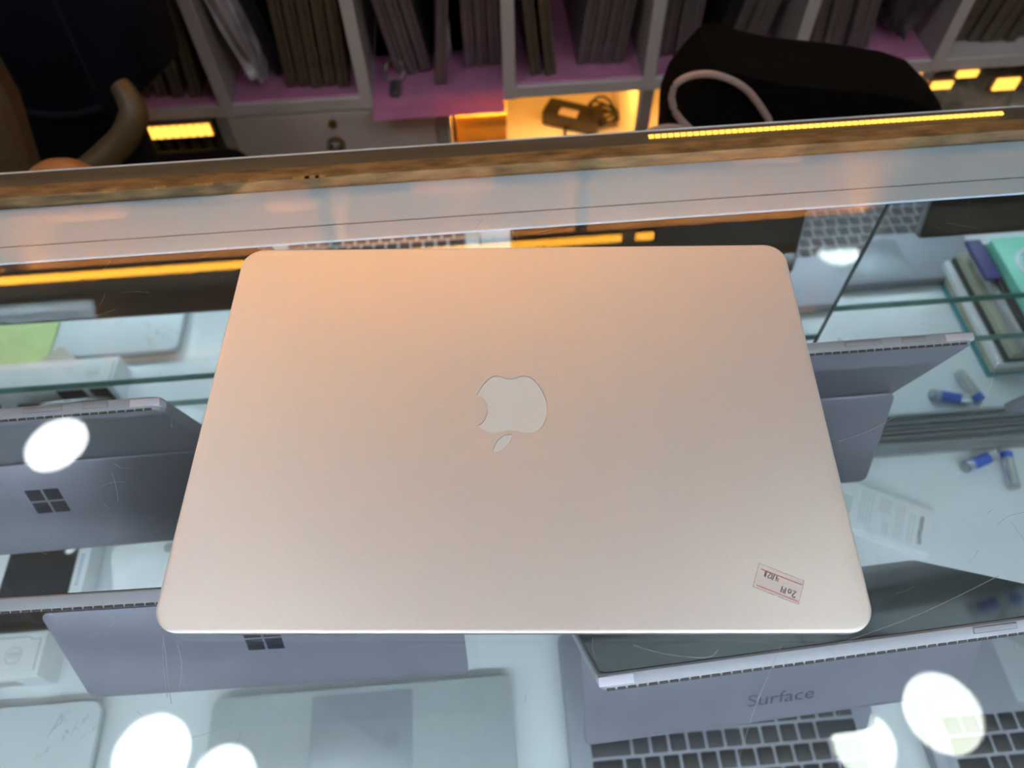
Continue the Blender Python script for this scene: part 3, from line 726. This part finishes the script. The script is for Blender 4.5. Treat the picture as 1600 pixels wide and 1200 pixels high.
tag(obj('shelf_liner', bm, PINK), 'pink shelf liner hanging out over the drawer front, keys lying on it', 'shelf liner', 'pink shelf liners')
# keys on the pink liner
pk = G(618, 118, SHZ + 0.006)
t = thing('key_ring', 'small chrome key ring with a dark fob on the overhanging pink liner', 'keys', (pk.x, pk.y, SHZ + 0.0020))
bm = bmesh.new(); tube(bm, [(0.014 * math.cos(a * PI / 12), 0.014 * math.sin(a * PI / 12), 0.012 + 0.010 * math.sin(a * PI / 12)) for a in range(24)], 0.0026, 8, True); obj('ring', bm, CHROME, t)
bm = bmesh.new(); slab(bm, 0.017, 0.036, 0.007, 0.0, 0.009, 0.003, cy=-0.034); obj('fob', bm, WRAPD, t)
bm = bmesh.new(); cyl(bm, (0.0, -0.046, 0.0088), 0.0035, 0.0006, 12); obj('fob_button', bm, CHROME, t)

# stored laptops: upright on their long side, spine to the front
def make_stored(m_, th=0.017):
    t = thing('stored_laptop', '', 'laptop')
    box('base', 0.0, th * 0.62, 0, 0.30, 0.0, 0.225, m_, t, 0.0022)
    box('lid', th * 0.66, th, 0.0008, 0.299, 0.0005, 0.2245, m_, t, 0.0016)
    box('hinge_gap', th * 0.60, th * 0.68, 0.003, 0.296, 0.002, 0.222, LAPK, t)
    return t
protoB = make_stored(LAPB); protoG = make_stored(LAPG); protoK = make_stored(LAPK, 0.020)
used = set(); TH_S = 0.017; HS = 0.225
ORD = ['leftmost', 'second from left', 'third from left', 'fourth from left', 'fifth from left', 'sixth from left', 'seventh from left', 'eighth from left', 'ninth from left']
def stored(kind, x, lean, lab, dy=0.0):
    pr = {'b': protoB, 'g': protoG, 'k': protoK}[kind]
    t = pr if kind not in used else copy_tree(pr); used.add(kind)
    th = 0.020 if kind == 'k' else TH_S
    zz = SHZ + 0.0026 + (th * math.sin(math.radians(lean)) if lean > 0 else 0.0)
    t.location = (x, CY + 0.012 + dy, zz); t.rotation_euler = (0, math.radians(lean), 0)
    tag(t, lab, 'laptop', 'laptops stored upright in the cabinet')
def pack(a, b, n, side, lean, kind, lab, gap=0.0012, dy=0.02):
    """n parallel laptops resting against the left or right divider of the pigeonhole a..b"""
    th = 0.020 if kind == 'k' else TH_S
    ph = math.radians(lean); step = th / math.cos(ph) + gap
    if side == 'R': x0 = b - 0.011 - HS * math.sin(max(ph, 0)) - th * math.cos(ph) - (n - 1) * step
    else: x0 = a + 0.011 + HS * math.sin(max(-ph, 0))
    for k in range(n):
        stored(kind, x0 + k * step, lean, ORD[k] + ' of the ' + lab if n > 1 else lab, dy + random.uniform(-0.006, 0.008))
    return x0
D_ = divx
pack(D_[1], D_[2], 5, 'R', 7, 'b', 'brown laptops leaning in the far left pigeonhole', 0.010, 0.012)
x_ = pack(D_[2], D_[3], 5, 'R', 4, 'b', 'brown laptops beside the plastic wrapped bundle', 0.0030, 0.010)
stored('k', -0.3130, -8, 'black laptop leaning on the plastic wrapped bundle', 0.05)
pack(D_[3], D_[4], 3, 'L', -9, 'g', 'grey laptops leaning left behind the key ring', 0.002, 0.03)
x_ = pack(D_[3], D_[4], 3, 'R', 0, 'g', 'grey laptops upright left of the middle divider', 0.002, 0.035)
stored('g', x_ - 0.0475, 6.5, 'pale edged laptop leaning alone in the pigeonhole with the keys', 0.0)
pack(D_[4], D_[5], 2, 'L', -6, 'b', 'two brown laptops leaning on the middle divider', 0.006, 0.010)
pack(D_[4], D_[5], 4, 'R', 6, 'g', 'grey laptops leaning right above the charger', 0.0015, 0.03)
pack(D_[5], D_[6], 4, 'L', 0, 'g', 'grey laptops upright left above the black chair top', 0.0015, 0.03)
x_ = pack(D_[5], D_[6], 3, 'R', 9, 'g', 'grey laptops leaning right above the black chair top', 0.0015, 0.02)
stored('k', x_ - 0.024, 9, 'black laptop leaning over the black chair top', 0.02)
pack(D_[6], D_[7], 5, 'L', -6, 'g', 'grey laptops beside the shiny dark bundle', 0.0025, 0.02)
pack(D_[7], D_[8], 9, 'R', 6, 'b', 'brown laptops in the pigeonhole at the right edge', 0.0025, 0.02)
# plastic wrapped bundles
def crumple(name, label, m, cx, cy, cz, sx, sy, sz, lean, cat='package'):
    bm = bmesh.new(); bmesh.ops.create_icosphere(bm, subdivisions=4, radius=1.0)
    for v in bm.verts:
        c = v.co.copy(); e = 0.35
        q = Vector([math.copysign(abs(k) ** e, k) for k in c])
        nz = 0.06 * math.sin(9 * c.x + 7 * c.z) + 0.05 * math.sin(13 * c.y - 11 * c.z + 2) + 0.05 * math.sin(17 * c.x * c.z + 5 * c.y)
        v.co = Vector((q.x * sx * (1 + nz * 2), q.y * sy * (1 + nz), q.z * sz * (1 + nz * 0.6)))
    o = obj(name, bm, m); o.location = (cx, cy, cz); o.rotation_euler = (0, math.radians(lean), 0)
    return tag(o, label, cat)
pw = P(395, 120, CY + 0.03)
crumple('wrapped_bundle', 'laptop bundle in crumpled clear plastic leaning in a pigeonhole at left', WRAP, -0.3445, CY + 0.13, SHZ + 0.112, 0.012, 0.11, 0.100, -8)
pw = P(385, 60, CY + 0.10)
pw = P(1410, 60, CY + 0.03)
crumple('wrapped_bundle', 'dark bundle in shiny plastic leaning at the right end of a pigeonhole', WRAPD, 0.679, CY + 0.14, SHZ + 0.112, 0.013, 0.11, 0.100, 7)
pw = P(655, 75, CY + 0.06)
crumple('crumpled_paper', 'white crumpled paper wad between stored laptops behind the keys', WRAP, -0.045, CY + 0.085, SHZ + 0.047, 0.0085, 0.016, 0.040, 0, 'paper')

# things in the lit bay
tt = thing('cardboard_box', 'orange lit cardboard box under the pink liner', 'box', (0.0, CY + 0.10, -0.55))
box('carton_body', -0.038, 0.046, -0.060, 0.060, 0.0, 0.085, CARD, tt, 0.0008); box('carton_lid', -0.0385, 0.0465, -0.0605, 0.0605, 0.0852, 0.105, CARD, tt, 0.0008)
gc = G(905, 182, -0.535)
tc_ = thing('charger', 'black laptop charger with coiled cable in the warm lit bay', 'charger', (gc.x - 0.012, gc.y, -0.55), (0, 0, -0.45))
bm = bmesh.new(); slab(bm, 0.105, 0.048, 0.006, 0, 0.030, 0.004); obj('brick', bm, BLACKPL, tc_)
bm = bmesh.new(); slab(bm, 0.034, 0.020, 0.002, 0.0299, 0.0303, 0.0001, cx=-0.005, cy=-0.010); obj('rating_label', bm, PALEPL, tc_)
bm = bmesh.new(); pts = []
for k in range(70):
    a = k * 0.42; r = 0.034 + 0.006 * math.sin(k * 0.9)
    pts.append((0.050 + r * math.cos(a) * 0.75, 0.018 + r * math.sin(a) * 0.70, 0.010 + 0.0045 * (k / 12) + 0.004 * math.sin(k)))
tube(bm, [(0.05, 0, 0.015)] + pts, 0.0024, 7); obj('coiled_cable', bm, BLACKPL, tc_)
bm = bmesh.new(); tube(bm, smoothpath([(-0.01, -0.02, 0.012), (0.0, -0.045, 0.004), (-0.012, -0.075, 0.003), (-0.004, -0.11, 0.003)], 6), 0.0026, 7); obj('cord', bm, BLACKPL, tc_)
# dark slats in the left bay
SLT = mat('slat_brown', (0.10, 0.065, 0.04), 0.5, 0, 0.2)
tt = thing('brown_file_rack', 'dark brown ribbed file rack under the beaded led strip at left', 'rack', (-0.51, CY + 0.03, -0.55))
for k in range(9): box('file', -0.095 + k * 0.0215, -0.081 + k * 0.0215, 0, 0.26, 0.002, 0.135, SLT, tt, 0.001)
box('rack_tray', -0.10, 0.10, -0.002, 0.27, 0.0, 0.002, SLT, tt)
# plastic bag right; its yellow reflections are glowing bars below
bagp = P(1545, 125, CY + 0.03)
crumple('plastic_bag', 'crumpled clear plastic bag in the lit bay at the right edge', mat('bag_film', (0.42, 0.35, 0.28), 0.15, 0, 0.5, 25, 1.0, 50), 0.835, CY + 0.12, -0.487, 0.085, 0.09, 0.052, 0, 'bag')

# led strips (cabinet lamps, added hidden ones, and glows standing for reflections)
def led(label, x0, x1, y, z, hgt, m, beads=None, down=False):
    t = thing('led_strip', label, 'led strip', ((x0 + x1) / 2, y, z), (0, 0, 0), 'warm led strips'); h = (x1 - x0) / 2
    pe = 0.002 if hgt > 0.005 else 0.0001
    box('profile', -h - pe, h + pe, 0.001, 0.001 + 3 * pe, -hgt / 2 - pe, hgt / 2 + pe, LEDP, t)
    bm = bmesh.new(); n = max(1, int(2 * h / (beads or 0.008)))
    for k in range(n):
        x = -h + (k + 0.5) * 2 * h / n; wd = 0.40 * 2 * h / n
        bx(bm, x - wd, x + wd, -0.002, 0.001, -hgt / 2, hgt / 2)
    o = obj('led_beads', bm, m, t, smooth=False); o['kind'] = 'stuff'
    return t
led('long warm led strip along the upper shelf, mirrored as an orange line in the glass', -1.58, 0.258, CY - 0.008, 0.705, 0.018, LEDW)
led('short warm led strip on the upper shelf, mirrored right of the gap', 0.285, 0.320, CY - 0.008, 0.705, 0.018, LEDW)
for z, n_, m_ in ((0.733, 'middle', LEDU), (1.036, 'top', LEDT)):  # added hidden strips that give the laptop lid its warm glow
    for (x0, x1), wh in zip(((-1.575, -0.905), (-0.875, -0.305), (-0.275, 0.165), (0.195, 0.745)), ('first', 'second', 'third', 'fourth')):
        t = led('added hidden warm led strip behind the front of the %s upper shelf, %s bay from left' % (n_, wh), x0, x1, CY + 0.030, z, 0.012, m_); t.rotation_euler = (0, 0, PI)
led('beaded warm led strip over the brown file rack at the left', -0.515, -0.415, CY - 0.012, -0.3980, 0.020, LEDD, 0.0115)
led('warm led strip under the shelf in the bay with the charger', -0.03, 0.245, CY + 0.04, -0.3925, 0.010, LEDB).rotation_euler = (PI / 2, 0, 0)
led('warm led strip in the bay behind the black chair top', 0.30, 0.68, CY + 0.04, -0.3925, 0.010, LEDB).rotation_euler = (PI / 2, 0, 0)
a, b = P(1462, 131, CY + .02), P(1492, 131, CY + .02)
led('upper yellow glow standing for a led reflection, beside the black chair top', P(1492, 116, CY - .004).x, P(1530, 116, CY - .004).x, CY - 0.004, P(1500, 116, CY - .004).z, 0.011, LEDD, 0.05)  # glowing bars stand for led reflections in the plastic bags
led('lower yellow glow standing for a led reflection, touching the end of the black chair top', P(1452, 133, CY - .03).x, P(1490, 133, CY - .03).x, CY - 0.030, P(1470, 133, CY - .03).z, 0.012, LEDD, 0.05)
led('yellow glow standing for a led reflection at the right edge beside the plastic bag', P(1550, 130, CY - .004).x, P(1595, 125, CY - .004).x, CY - 0.006, P(1570, 130, CY - .004).z, 0.020, LEDD, 0.06)
led('thin glowing beads standing for a led reflection along the back edge of the counter glass', G(1010, 213, -.002).x, G(1565, 184, -.002).x, 0.2240, 0.0012, 0.0014, LEDS, 0.0045)  # glowing bead line in place of a reflection in the glass chamfer
# boxes on the upper shelf (seen mirrored in the glass)
x = -1.56; k = 0; cnt = {}
NTH = ['first', 'second', 'third', 'fourth', 'fifth', 'sixth', 'seventh', 'eighth', 'ninth', 'tenth', 'eleventh', 'twelfth']
while x < 1.38:
    wd = random.choice((0.10, 0.13, 0.16)); h = random.uniform(0.20, 0.265); m = (PEACH, PALEBL, WHITEB, PEACH)[k % 4]
    if not any(x < q + 0.02 and x + wd > q for q in (-0.9, -0.3, 0.17, 0.75)):
        tag(box('product_box', x, x + wd, CY + 0.10, CY + 0.26, 0.4202, 0.42 + h, m, None, 0.001), NTH[cnt.setdefault(m.name, 0)] + ' ' + ('peach', 'pale blue', 'white', 'peach')[k % 4] + ' box from left on the upper shelf below the led strip', 'box', ('peach', 'pale blue', 'white', 'peach')[k % 4] + ' boxes on the upper shelf'); k += 1; cnt[m.name] += 1
    x += wd + 0.012

# ------------------------------------------------------------------ chairs in the aisle
ch = thing('wood_arm_chair', 'dark navy padded chair with bent wooden arms behind the counter at left', 'chair', (0, 0, 0))
yb0 = 0.56
bm = bmesh.new()
secs = []
for z in (-0.365, -0.35, -0.21, -0.15, -0.05, 0.05, 0.18, 0.30, 0.36, 0.375):
    k = 1.0 - (0.06 if z < -0.36 or z > 0.37 else 0.0); wv = (0.205 + 0.04 * (z + 0.175) - (0.075 if z < -0.18 else 0.0)) * k
    secs.append([(-0.545 + x, yb0 + 0.05 + y + 0.10 * (z + 0.17), z) for x, y in rr(2 * wv, 0.10 * k, 0.045 * k, 6)])
loft(bm, secs); obj('backrest', bm, NAVY, ch)
for dx in (-0.12, -0.04, 0.04, 0.12):
    bm = bmesh.new(); tube(bm, [(-0.545 + dx * (1 + 0.25 * (z + .17)), yb0 - 0.001 + 0.10 * (z + 0.17), z) for z in (-0.16, -0.05, 0.08, 0.2, 0.34)], 0.003, 6); obj('seam', bm, NAVYP, ch)
bm = bmesh.new(); tube(bm, smoothpath([P(-60, 150, yb0 - .006), P(0, 165, yb0 - .008), P(60, 178, yb0 - .008), P(110, 180, yb0 - .008), P(160, 168, yb0 - .006)], 5), 0.0045, 8); obj('piping', bm, NAVYP, ch)
bm = bmesh.new(); slab(bm, 0.44, 0.40, 0.06, -0.46, -0.37, 0.02, cx=-0.545, cy=0.53); obj('seat', bm, NAVY, ch)
def ribbon(pts, wd, th, m, nm):
    bm = bmesh.new(); pts = smoothpath(pts, 6); rings = []
    for i, p in enumerate(pts):
        t = (pts[min(i + 1, len(pts) - 1)] - pts[max(i - 1, 0)]).normalized(); nn = Vector((0, 1, 0)); s = t.cross(nn).normalized()
        e = min(1.0, (0.62, 0.78, 0.80, 0.82, 0.84, 0.86, 0.88, 0.91, 0.95)[min(i, 8)] + (0.05 if i > 8 else 0)) if i < len(pts) - 1 else 0.55
        rings.append([p + s * (a * wd / 2 * e) + nn * (b * th / 2 * e) for a, b in ((-1, -.6), (-.7, -1), (.7, -1), (1, -.6), (1, .6), (.7, 1), (-.7, 1), (-1, .6))])
    loft(bm, rings); return obj(nm, bm, m, ch)
ya = 0.47
bm = bmesh.new(); ap = smoothpath([P(186, 132, ya + .03), P(200, 152, ya + .02), P(209, 180, ya + .01), P(194, 215, ya), P(163, 246, ya - .01), P(128, 276, ya - .02), P(105, 300, ya - .02)], 6)
tube(bm, ap, [0.006] + [0.0105 + 0.0045 * min(1, i / 14) for i in range(1, len(ap))], 14); obj('armrest', bm, WOOD, ch)
ribbon([P(-60, 60, ya + .03), P(-30, 120, ya + .02), P(-8, 180, ya + .01), P(10, 235, ya), P(28, 285, ya - .01), P(42, 320, ya - .02)], 0.050, 0.040, WOOD, 'armrest')
bm = bmesh.new(); tube(bm, smoothpath([P(48, 284, ya - .05), P(70, 272, ya - .055), P(100, 269, ya - .06), P(125, 270, ya - .055), P(150, 276, ya - .05)], 5), [0.006 + 0.008 * math.sin(PI * min(1, max(0, i / 20))) for i in range(21)], 12); obj('cross_piece', bm, WOODO, ch)['label'] = 'orange brown rounded cross piece'
bm = bmesh.new(); cyl(bm, (-0.545, 0.53, -0.90), 0.025, 0.45, 16); obj('post', bm, BLACKPL, ch)
for k in range(5):
    a = k * 2 * PI / 5; bm = bmesh.new(); tube(bm, [(-0.545, 0.53, -0.885), (-0.545 + 0.24 * math.cos(a), 0.53 + 0.24 * math.sin(a), -0.925)], [0.022, 0.014], 8); obj('base_leg', bm, BLACKPL, ch)
    bm = bmesh.new(); cyl(bm, (-0.545 + 0.24 * math.cos(a) - 0.008, 0.53 + 0.24 * math.sin(a), -0.925), 0.0245, 0.016, 14, 'x'); obj('caster', bm, BLACKPL, ch)

c2 = thing('black_padded_chair', 'black padded chair top with pale looped trim behind the counter at right', 'chair')
yq = 0.50
outl = [(1038, 175), (1052, 140), (1078, 108), (1104, 82), (1125, 76), (1165, 87), (1215, 98), (1280, 104), (1350, 112), (1405, 121), (1445, 134), (1463, 152), (1470, 185), (1474, 230), (1478, 300), (1030, 300)]
pts = [P(u, v, yq) for u, v in outl]
bm = bmesh.new()
ctr_ = sum(pts, Vector()) / len(pts)
def sc(k, dy): return [ctr_ + (p - ctr_) * k + Vector((0, dy, 0)) for p in pts]
loft(bm, [sc(0.93, -0.035), sc(0.975, -0.03), sc(1.0, -0.012), sc(1.0, 0.03), sc(0.97, 0.05), sc(0.9, 0.055)]); obj('backrest', bm, BLACKFB, c2)
loop = [(1049, 152), (1056, 132), (1078, 119), (1110, 116), (1140, 124), (1165, 139), (1182, 158), (1195, 177), (1203, 193), (1202, 212), (1195, 235), (1130, 235), (1098, 216), (1072, 196), (1055, 175)]
bm = bmesh.new(); lp = smoothpath([P(u, v, yq - .043) for u, v in loop + loop[:1]], 4)[:-1]; tube(bm, lp, 0.0038, 8, True); obj('looped_trim', bm, PALEPL, c2)
bm = bmesh.new(); tube(bm, smoothpath([P(u, v, yq - .046) for u, v in ((1005, 225), (1012, 208), (1035, 200), (1060, 200), (1085, 208), (1105, 225))], 4), 0.0038, 8); obj('looped_trim', bm, PALEPL, c2)
bm = bmesh.new(); slab(bm, 0.40, 0.34, 0.06, -0.50, -0.43, 0.02, cx=0.37, cy=0.43); obj('seat', bm, BLACKFB, c2)
for sx in (0.22, 0.52):
    for yy in (0.30, 0.56):
        bm = bmesh.new(); cyl(bm, (sx, yy, -0.95), 0.012, 0.455, 12); obj('leg', bm, BLACKPL, c2)
for sx in (0.25, 0.49):
    bm = bmesh.new(); tube(bm, [(sx, 0.56, -0.48), (sx, 0.535, -0.30), (sx, 0.51, -0.20)], 0.011, 10); obj('back_post', bm, BLACKPL, c2)
